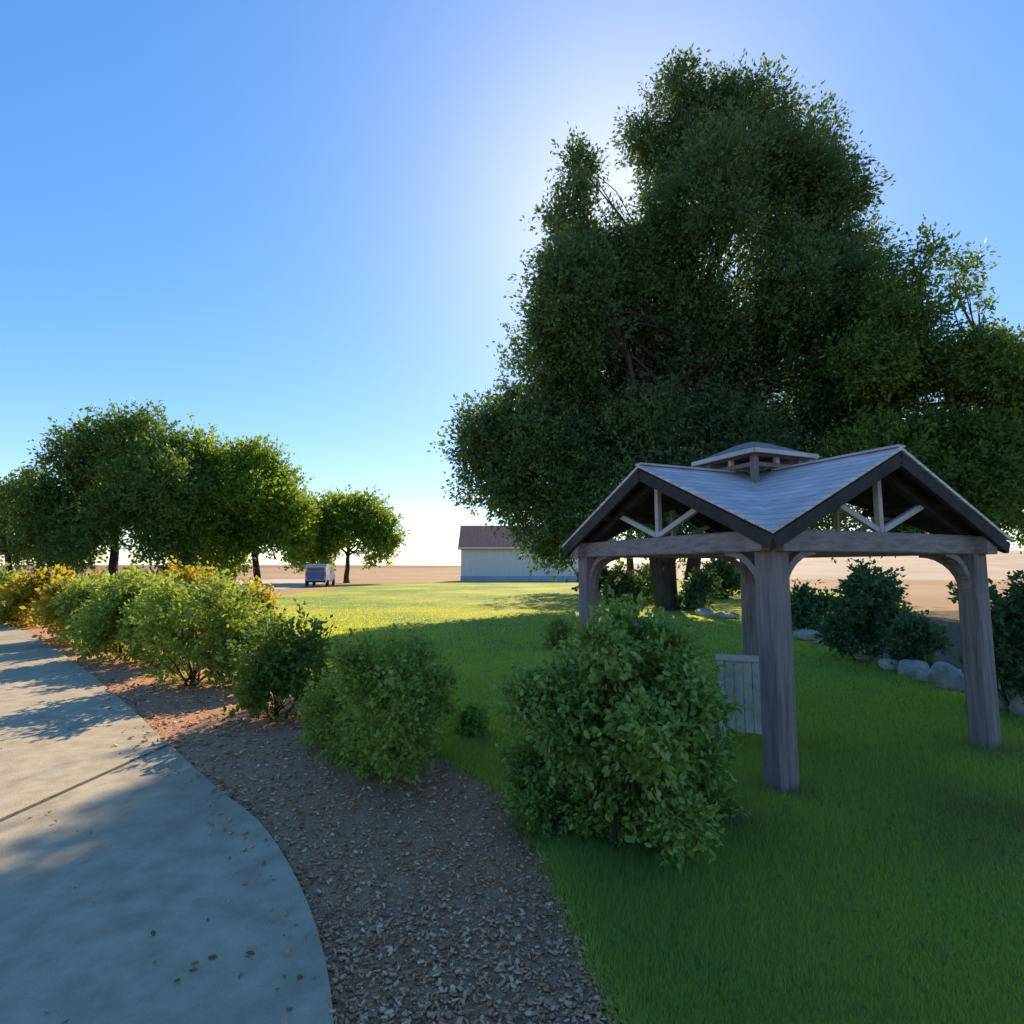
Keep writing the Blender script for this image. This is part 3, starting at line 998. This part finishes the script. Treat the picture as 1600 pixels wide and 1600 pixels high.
LG = "trees beyond the lawn on the left"
lb = ground(175, 916)
tree("broad_tree", lb, lb[1], [(265, 725, 50), (105, 745, 56), (60, 790, 52), (160, 715, 56), (225, 705, 54), (180, 785, 88), (110, 815, 60), (250, 765, 66), (235, 825, 55), (190, 682, 33), (60, 855, 40), (150, 858, 45), (265, 860, 40), (210, 868, 28), (100, 868, 26)],
     M['leaf_tree2'], "broad dark green tree on the left with a domed crown above the backlit gold shrubs", 9000, 10, 0.4, 1.1, 0.42, LG, holes=4.0)
lb = ground(402, 914)
tree("broad_tree", lb, lb[1], [(300, 725, 50), (345, 760, 68), (400, 725, 38), (400, 785, 62), (432, 835, 42), (330, 825, 58), (440, 755, 28), (432, 875, 26), (380, 850, 48), (320, 855, 38), (450, 805, 34), (456, 845, 28)],
     M['leaf_lite'], "bright green tree with a ragged crown, right of the broad dark domed tree", 7000, 10, 0.4, 1.1, 0.34, LG, holes=4.0)
lb = ground(12, 917)
tree("broad_tree", lb, lb[1] + 6, [(10, 795, 38), (-20, 830, 50), (20, 845, 34), (-50, 790, 40)], M['leaf_tree'], "dark tree cut off by the left edge of the view",
     2200, 10, 0.4, 1.1, 0.3, LG, holes=4.0)
lb = ground(541, 911)
tree("round_tree", lb, lb[1], [(540, 812, 40), (588, 830, 34), (500, 828, 36), (472, 855, 22), (560, 848, 44), (600, 850, 22), (520, 800, 25), (565, 800, 28), (510, 855, 28), (590, 868, 26), (480, 872, 20), (560, 872, 22), (540, 848, 36), (524, 862, 24), (580, 858, 28)],
     M['leaf_lite'], "small rounded light green tree at the far edge of the sunlit lawn", 4500, 10, 0.42, 1.0, 0.3, LG, holes=5.0)

# ------------------------------------------------------------------ shrubs
SG = "shrubs along the path"


def row_shrub(px, py, wpx, top, mat, label, n, per, leaf, sprig, group=SG, **kw):
    wide = 1.22 if group == SG else 0.96
    b = ground(px, py)
    d = b[1]
    w = wpx / F * d * wide
    h = space(px, top, d)[2]
    return shrub(b, w, h, mat, label, n, per, leaf, sprig, group, **kw)


b = ground(968, 1322)
shrub(b, 1.42, 1.52, M['leaf_rose'], "big leafy rose bush closest to the view, left of the pavilion's near post", 5600, 11, 0.044, 0.095, name="rose_bush", fine=True,
      lobes=17, holes=0, stems=14, cat="bush",
      pix=[(990, 985, 42), (948, 1020, 42), (892, 1060, 36), (1045, 1035, 50), (850, 1110, 50), (1090, 1105, 45), (965, 1090, 85), (1065, 1190, 65),
           (855, 1200, 58), (970, 1210, 85), (1092, 1250, 45), (832, 1275, 36), (930, 1285, 52), (1045, 1290, 50), (900, 1130, 60), (1010, 1140, 60), (985, 1300, 62), (890, 1305, 42), (960, 1160, 90)])
row_shrub(600, 1200, 235, 1000, M['leaf_shrub'], "rounded shrub at the front of the bark bed, left of the big rose bush", 2900, 10, 0.044, 0.11, lobes=14, holes=0,
          pix=[(565, 1035, 36), (640, 1035, 40), (672, 1062, 34), (525, 1085, 44), (600, 1100, 66), (662, 1115, 42), (508, 1135, 32), (560, 1160, 45), (630, 1168, 42),
               (600, 1050, 46), (605, 1182, 42), (560, 1182, 32), (600, 1120, 74)])
row_shrub(432, 1122, 158, 962, M['leaf_shrub_mid'], "dark compact shrub, second from the front of the bark bed", 1300, 10, 0.06, 0.12, lobes=10, holes=0.35)
row_shrub(300, 1070, 175, 905, M['leaf_shrub'], "tall green shrub casting the long shadow over the path", 1500, 10, 0.075, 0.16, lobes=11, holes=0.4)
row_shrub(368, 1020, 110, 915, M['leaf_backlit'], "shrub tinted backlit gold, right behind the tall green one, at the lawn's corner", 900, 10, 0.09, 0.2, lobes=9, holes=0.5)
row_shrub(195, 1030, 120, 900, M['leaf_shrub'], "bushy shrub with a bright yellow green top, before the broad tree", 1200, 10, 0.095, 0.2, lobes=10, holes=0.5)
row_shrub(225, 985, 90, 896, M['leaf_lite'], "round yellow green shrub behind the path row", 700, 10, 0.12, 0.25, lobes=8, holes=0.6)
row_shrub(112, 1003, 95, 905, M['leaf_backlit'], "orange tipped shrub beside the path, between the yellow topped bush and the left edge", 900, 10, 0.12, 0.25, lobes=9, holes=0.6)
row_shrub(55, 978, 90, 902, M['leaf_backlit'], "shrub tinted backlit yellow near the far left end of the path", 800, 10, 0.15, 0.3, lobes=9, holes=0.8)
row_shrub(8, 965, 80, 898, M['leaf_shrub'], "green shrub at the far left edge where the path leaves the view", 700, 10, 0.17, 0.35, lobes=8, holes=0.9)
row_shrub(300, 955, 90, 893, M['leaf_backlit'], "shrub tinted backlit amber in front of the bright ragged tree", 700, 10, 0.16, 0.35, lobes=8, holes=0.9)

row_shrub(255, 1040, 110, 920, M['leaf_shrub'], "low spreading shrub filling the gap left of the tall long shadowed shrub", 1000, 10, 0.085, 0.18, lobes=11, holes=0.5)
row_shrub(150, 1012, 100, 912, M['leaf_shrub'], "mid green shrub between the yellow topped and the orange tipped shrubs", 900, 10, 0.1, 0.22, lobes=10, holes=0.6)
row_shrub(388, 1072, 90, 960, M['leaf_shrub'], "small green shrub wedged behind the dark compact one", 800, 10, 0.075, 0.16, lobes=9, holes=0.5)

# small plants in the lawn edge
b = ground(738, 1150)
shrub(b, 0.34, 0.3, M['leaf_weed'], "small low weed clump in the lawn between the rounded shrub and the rose bush", 160, 8, 0.055, 0.06, name="weed", lobes=5, holes=0, stems=5, cat="weed", fine=True)
b = ground(872, 1014)
pl = shrub(b, 0.95, 0.56, M['leaf_shrub'], "low plant with reddish flowers behind the rose bush", 260, 8, 0.07, 0.1, name="flowering_plant", lobes=6, holes=0, stems=6, cat="plant")
for k in range(9):
    a = 2.4 * k
    c = np.array([-0.4 + 0.1 * k, -0.3 - 0.12 * abs(math.cos(a)), 0.36 + 0.2 * math.sin(k * 2.1) + rng.uniform(-0.03, 0.03)])
    fl = MB()
    ctr = tuple(c)
    pv_ = [ctr]
    for q in range(12):
        r_ = 0.06 if q % 2 else 0.035
        pv_.append((c[0] + r_ * math.cos(q * math.pi / 6), c[1] - (0.03 if q % 2 else 0.01), c[2] + r_ * math.sin(q * math.pi / 6)))
    fl.add(pv_, [(0, 1 + q, 1 + (q + 1) % 12) for q in range(12)])
    fl.build("flower", M['petal'], pl)

# shrubs on the far side of the pavilion
RG = "shrubs behind the stone edging"
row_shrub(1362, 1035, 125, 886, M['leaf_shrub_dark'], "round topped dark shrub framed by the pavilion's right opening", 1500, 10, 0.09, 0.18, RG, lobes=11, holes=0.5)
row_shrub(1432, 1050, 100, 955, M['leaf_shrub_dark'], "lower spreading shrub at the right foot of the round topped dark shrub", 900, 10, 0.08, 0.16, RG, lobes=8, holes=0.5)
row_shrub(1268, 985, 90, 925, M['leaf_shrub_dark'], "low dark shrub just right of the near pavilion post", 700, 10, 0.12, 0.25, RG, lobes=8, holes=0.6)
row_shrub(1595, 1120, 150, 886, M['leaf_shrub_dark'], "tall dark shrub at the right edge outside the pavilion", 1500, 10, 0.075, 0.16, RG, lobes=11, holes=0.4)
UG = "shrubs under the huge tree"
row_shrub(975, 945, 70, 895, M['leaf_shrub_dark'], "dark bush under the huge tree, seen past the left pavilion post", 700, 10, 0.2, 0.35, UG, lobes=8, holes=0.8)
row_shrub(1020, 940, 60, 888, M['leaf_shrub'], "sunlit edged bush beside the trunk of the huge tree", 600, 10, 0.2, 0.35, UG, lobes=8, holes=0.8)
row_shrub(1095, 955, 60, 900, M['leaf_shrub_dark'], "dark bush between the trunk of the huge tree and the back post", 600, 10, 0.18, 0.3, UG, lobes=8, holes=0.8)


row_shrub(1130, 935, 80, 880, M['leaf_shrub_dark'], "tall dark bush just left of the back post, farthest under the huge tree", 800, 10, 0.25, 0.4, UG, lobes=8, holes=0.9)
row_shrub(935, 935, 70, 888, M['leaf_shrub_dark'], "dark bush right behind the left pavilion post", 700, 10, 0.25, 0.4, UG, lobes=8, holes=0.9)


# ------------------------------------------------------------------ stones
def stone(pos, sx, sy, sz, seed):
    r = np.random.default_rng(seed)
    nu, nv_ = 14, 9
    v, f = [], []
    ph = r.uniform(0, 6, 6)
    for j in range(nv_ + 1):
        th = math.pi * j / nv_
        for i in range(nu):
            a = 2 * math.pi * i / nu
            x, y, z = math.sin(th) * math.cos(a), math.sin(th) * math.sin(a), math.cos(th)
            k = 1 + 0.16 * math.sin(2.3 * x + ph[0] + 2 * z) + 0.13 * math.sin(3.1 * y + ph[1]) + 0.1 * math.sin(4.2 * z + 3 * x + ph[2])
            # flattened faces
            x, y, z = [math.copysign(abs(q) ** 0.8, q) for q in (x, y, z)]
            v.append((x * sx * k, y * sy * k, sz * 0.75 + z * sz * k))
    for j in range(nv_):
        for i in range(nu):
            f.append((j * nu + i, (j + 1) * nu + i, (j + 1) * nu + (i + 1) % nu, j * nu + (i + 1) % nu))
    o = mesh_obj("edging_stone", v, f, M['stone'], smooth=True)
    o.location = [float(c) for c in pos]
    o.rotation_euler = (0, 0, float(r.uniform(0, 6)))
    return o


STN = [(1262, 1000, .34, .26, .15), (1296, 1008, .30, .22, .11), (1330, 1024, .26, .22, .12), (1362, 1034, .22, .18, .1), (1395, 1048, .24, .2, .13),
       (1428, 1058, .22, .17, .17), (1456, 1068, .16, .15, .12), (1484, 1078, .19, .15, .21), (1548, 1100, .15, .13, .22), (1575, 1112, .13, .12, .16),
       (1600, 1120, .17, .14, .2), (1100, 962, .5, .3, .14), (1135, 966, .4, .3, .12)]
SL = ["long low stone just right of the near post", "flat grey stone second from the near post", "squat stone left of the round shrub", "low stone at the round shrub's foot",
      "rounded stone right of the round shrub's foot", "taller pale stone before the spreading shrub", "small stone between two taller pale ones",
      "upright pale stone just left of the right post", "upright pale stone just right of the right post", "small pale stone between two upright ones at the right edge",
      "pale upright stone at the right edge of the view", "long flat stone near the huge tree's trunk", "flat stone seen left of the back post"]
for i, ((px, py, a_, b_, c_), lab) in enumerate(zip(STN, SL)):
    tag(stone(ground(px, py), a_, b_, c_, 100 + i), lab, "stone", "stones edging the garden bed")

# ------------------------------------------------------------------ barn
YB = 78.0
x0, x1 = space(720, 900, YB)[0], 10.2
wz, rz2 = 4.75, 7.7
barn = thing("barn", ((x0 + x1) / 2, YB, 0), "long pale grey barn with a rusty brown roof beyond the lawn", "barn")
hw, dp = (x1 - x0) / 2, 6.6
mb = MB()
mb.add([(-hw, 0, 0), (hw, 0, 0), (hw, dp, 0), (-hw, dp, 0), (-hw, 0, wz), (hw, 0, wz), (hw, dp, wz), (-hw, dp, wz), (-hw, dp / 2, rz2 - 0.15), (hw, dp / 2, rz2 - 0.15)],
       [(0, 1, 5, 4), (1, 2, 6, 9, 5), (2, 3, 7, 6), (3, 0, 4, 8, 7), (3, 2, 1, 0)])
wall = mb.build("wall", M['barn_wall'], barn)
mb = MB()
for k in range(int(hw * 2 / 0.9)):
    xx = -hw + 0.45 + k * 0.9
    mb.box((xx - 0.03, -0.035, 0.72), (xx + 0.03, -0.003, wz - 0.1))
mb.build("battens", M['barn_wall'], wall)
mb = MB()
mb.box((-hw - 0.04, -0.09, 0), (hw + 0.04, -0.004, 0.7))
mb.build("plinth", M['barn_base'], barn)
for sgn in (-1, 1):
    mb = MB()
    ya, yb_ = dp / 2, dp / 2 - sgn * (dp / 2 + 0.5)
    sl = (rz2 - wz) / (dp / 2)
    za, zb_ = rz2, rz2 - sl * (dp / 2 + 0.5)
    v8 = []
    for xx in (-hw - 0.4, hw + 0.4):
        v8 += [(xx, ya, za), (xx, yb_, zb_), (xx, yb_, zb_ + 0.14), (xx, ya, za + 0.14)]
    mb.add(v8, [(0, 1, 2, 3), (7, 6, 5, 4), (1, 5, 6, 2), (3, 2, 6, 7), (0, 4, 5, 1), (0, 3, 7, 4)])
    rf = mb.build("roof", M['barn_roof'], barn)
mb = MB()
mb.box((-hw - 0.45, dp / 2 - 0.12, rz2 + 0.12), (hw + 0.45, dp / 2 + 0.12, rz2 + 0.22))
mb.build("ridge_cap", M['trim'], barn)
mb = MB()
mb.box((-hw - 0.4, -0.66, wz - 0.3), (hw + 0.4, -0.52, wz - 0.1))
mb.build("gutter", M['trim'], barn)
# ------------------------------------------------------------------ van under the round tree
vb = ground(501, 916)
van = thing("parked_van", vb, "pale van with a dark blue rear panel parked under the small round tree", "van", rz=0.12)
bw, bl = 0.95, 2.4
prof = [(-bl, 0.45), (-bl, 1.9), (-bl + 0.25, 2.2), (bl - 1.5, 2.2), (bl - 0.75, 1.35), (bl, 1.15), (bl, 0.45)]
n = len(prof)
mb = MB()
mb.add([(-bw, y, z) for y, z in prof] + [(bw, y, z) for y, z in prof],
       [tuple(range(n - 1, -1, -1)), tuple(range(n, 2 * n))] + [(i, (i + 1) % n, (i + 1) % n + n, i + n) for i in range(n)])
body = mb.build("body", M['van_paint'], van)
mb = MB()
mb.box((-bw + 0.12, -bl - 0.03, 0.7), (bw - 0.12, -bl - 0.004, 1.5))
mb.build("rear_door", M['van_blue'], van)
mb = MB()
mb.box((-bw + 0.15, -bl - 0.02, 1.53), (bw - 0.15, -bl - 0.003, 1.86))
mb.build("rear_window", M['glass'], van)
mb = MB()
mb.box((-bw + 0.02, -bl - 0.12, 0.42), (bw - 0.02, -bl - 0.004, 0.62))
mb.build("bumper", M['dark_gap'], van)
for sx in (-1, 1):
    mb = MB()
    mb.box((sx * (bw - 0.055) - 0.05, -bl - 0.025, 1.0), (sx * (bw - 0.055) + 0.05, -bl - 0.004, 1.4))
    mb.build("tail_lamp", M['lamp_red'], van)
    mb = MB()
    mb.box((sx * (bw + 0.012) - 0.008, -0.2, 1.35), (sx * (bw + 0.012) + 0.008, 1.0, 1.85))
    mb.build("side_window", M['glass'], van)
    for yy in (-1.5, 1.5):
        mb = MB()
        ring = []
        for xx, rr in ((sx * bw - 0.11, 0.33), (sx * bw - 0.11 + 0.0, 0.34), (sx * bw + 0.06, 0.34), (sx * bw + 0.08, 0.3), (sx * bw + 0.08, 0.18)):
            ring.append([(xx, yy + rr * math.cos(a), 0.34 + rr * math.sin(a)) for a in np.linspace(0, 2 * math.pi, 20, endpoint=False)])
        vv = [p for r_ in ring for p in r_]
        ff = [(i * 20 + k, i * 20 + (k + 1) % 20, i * 20 + 20 + (k + 1) % 20, i * 20 + 20 + k) for i in range(4) for k in range(20)]
        ff += [tuple(range(20)), tuple(range(99, 79, -1))]
        mb.add(vv, ff)
        mb.build("wheel", M['tyre'], van)
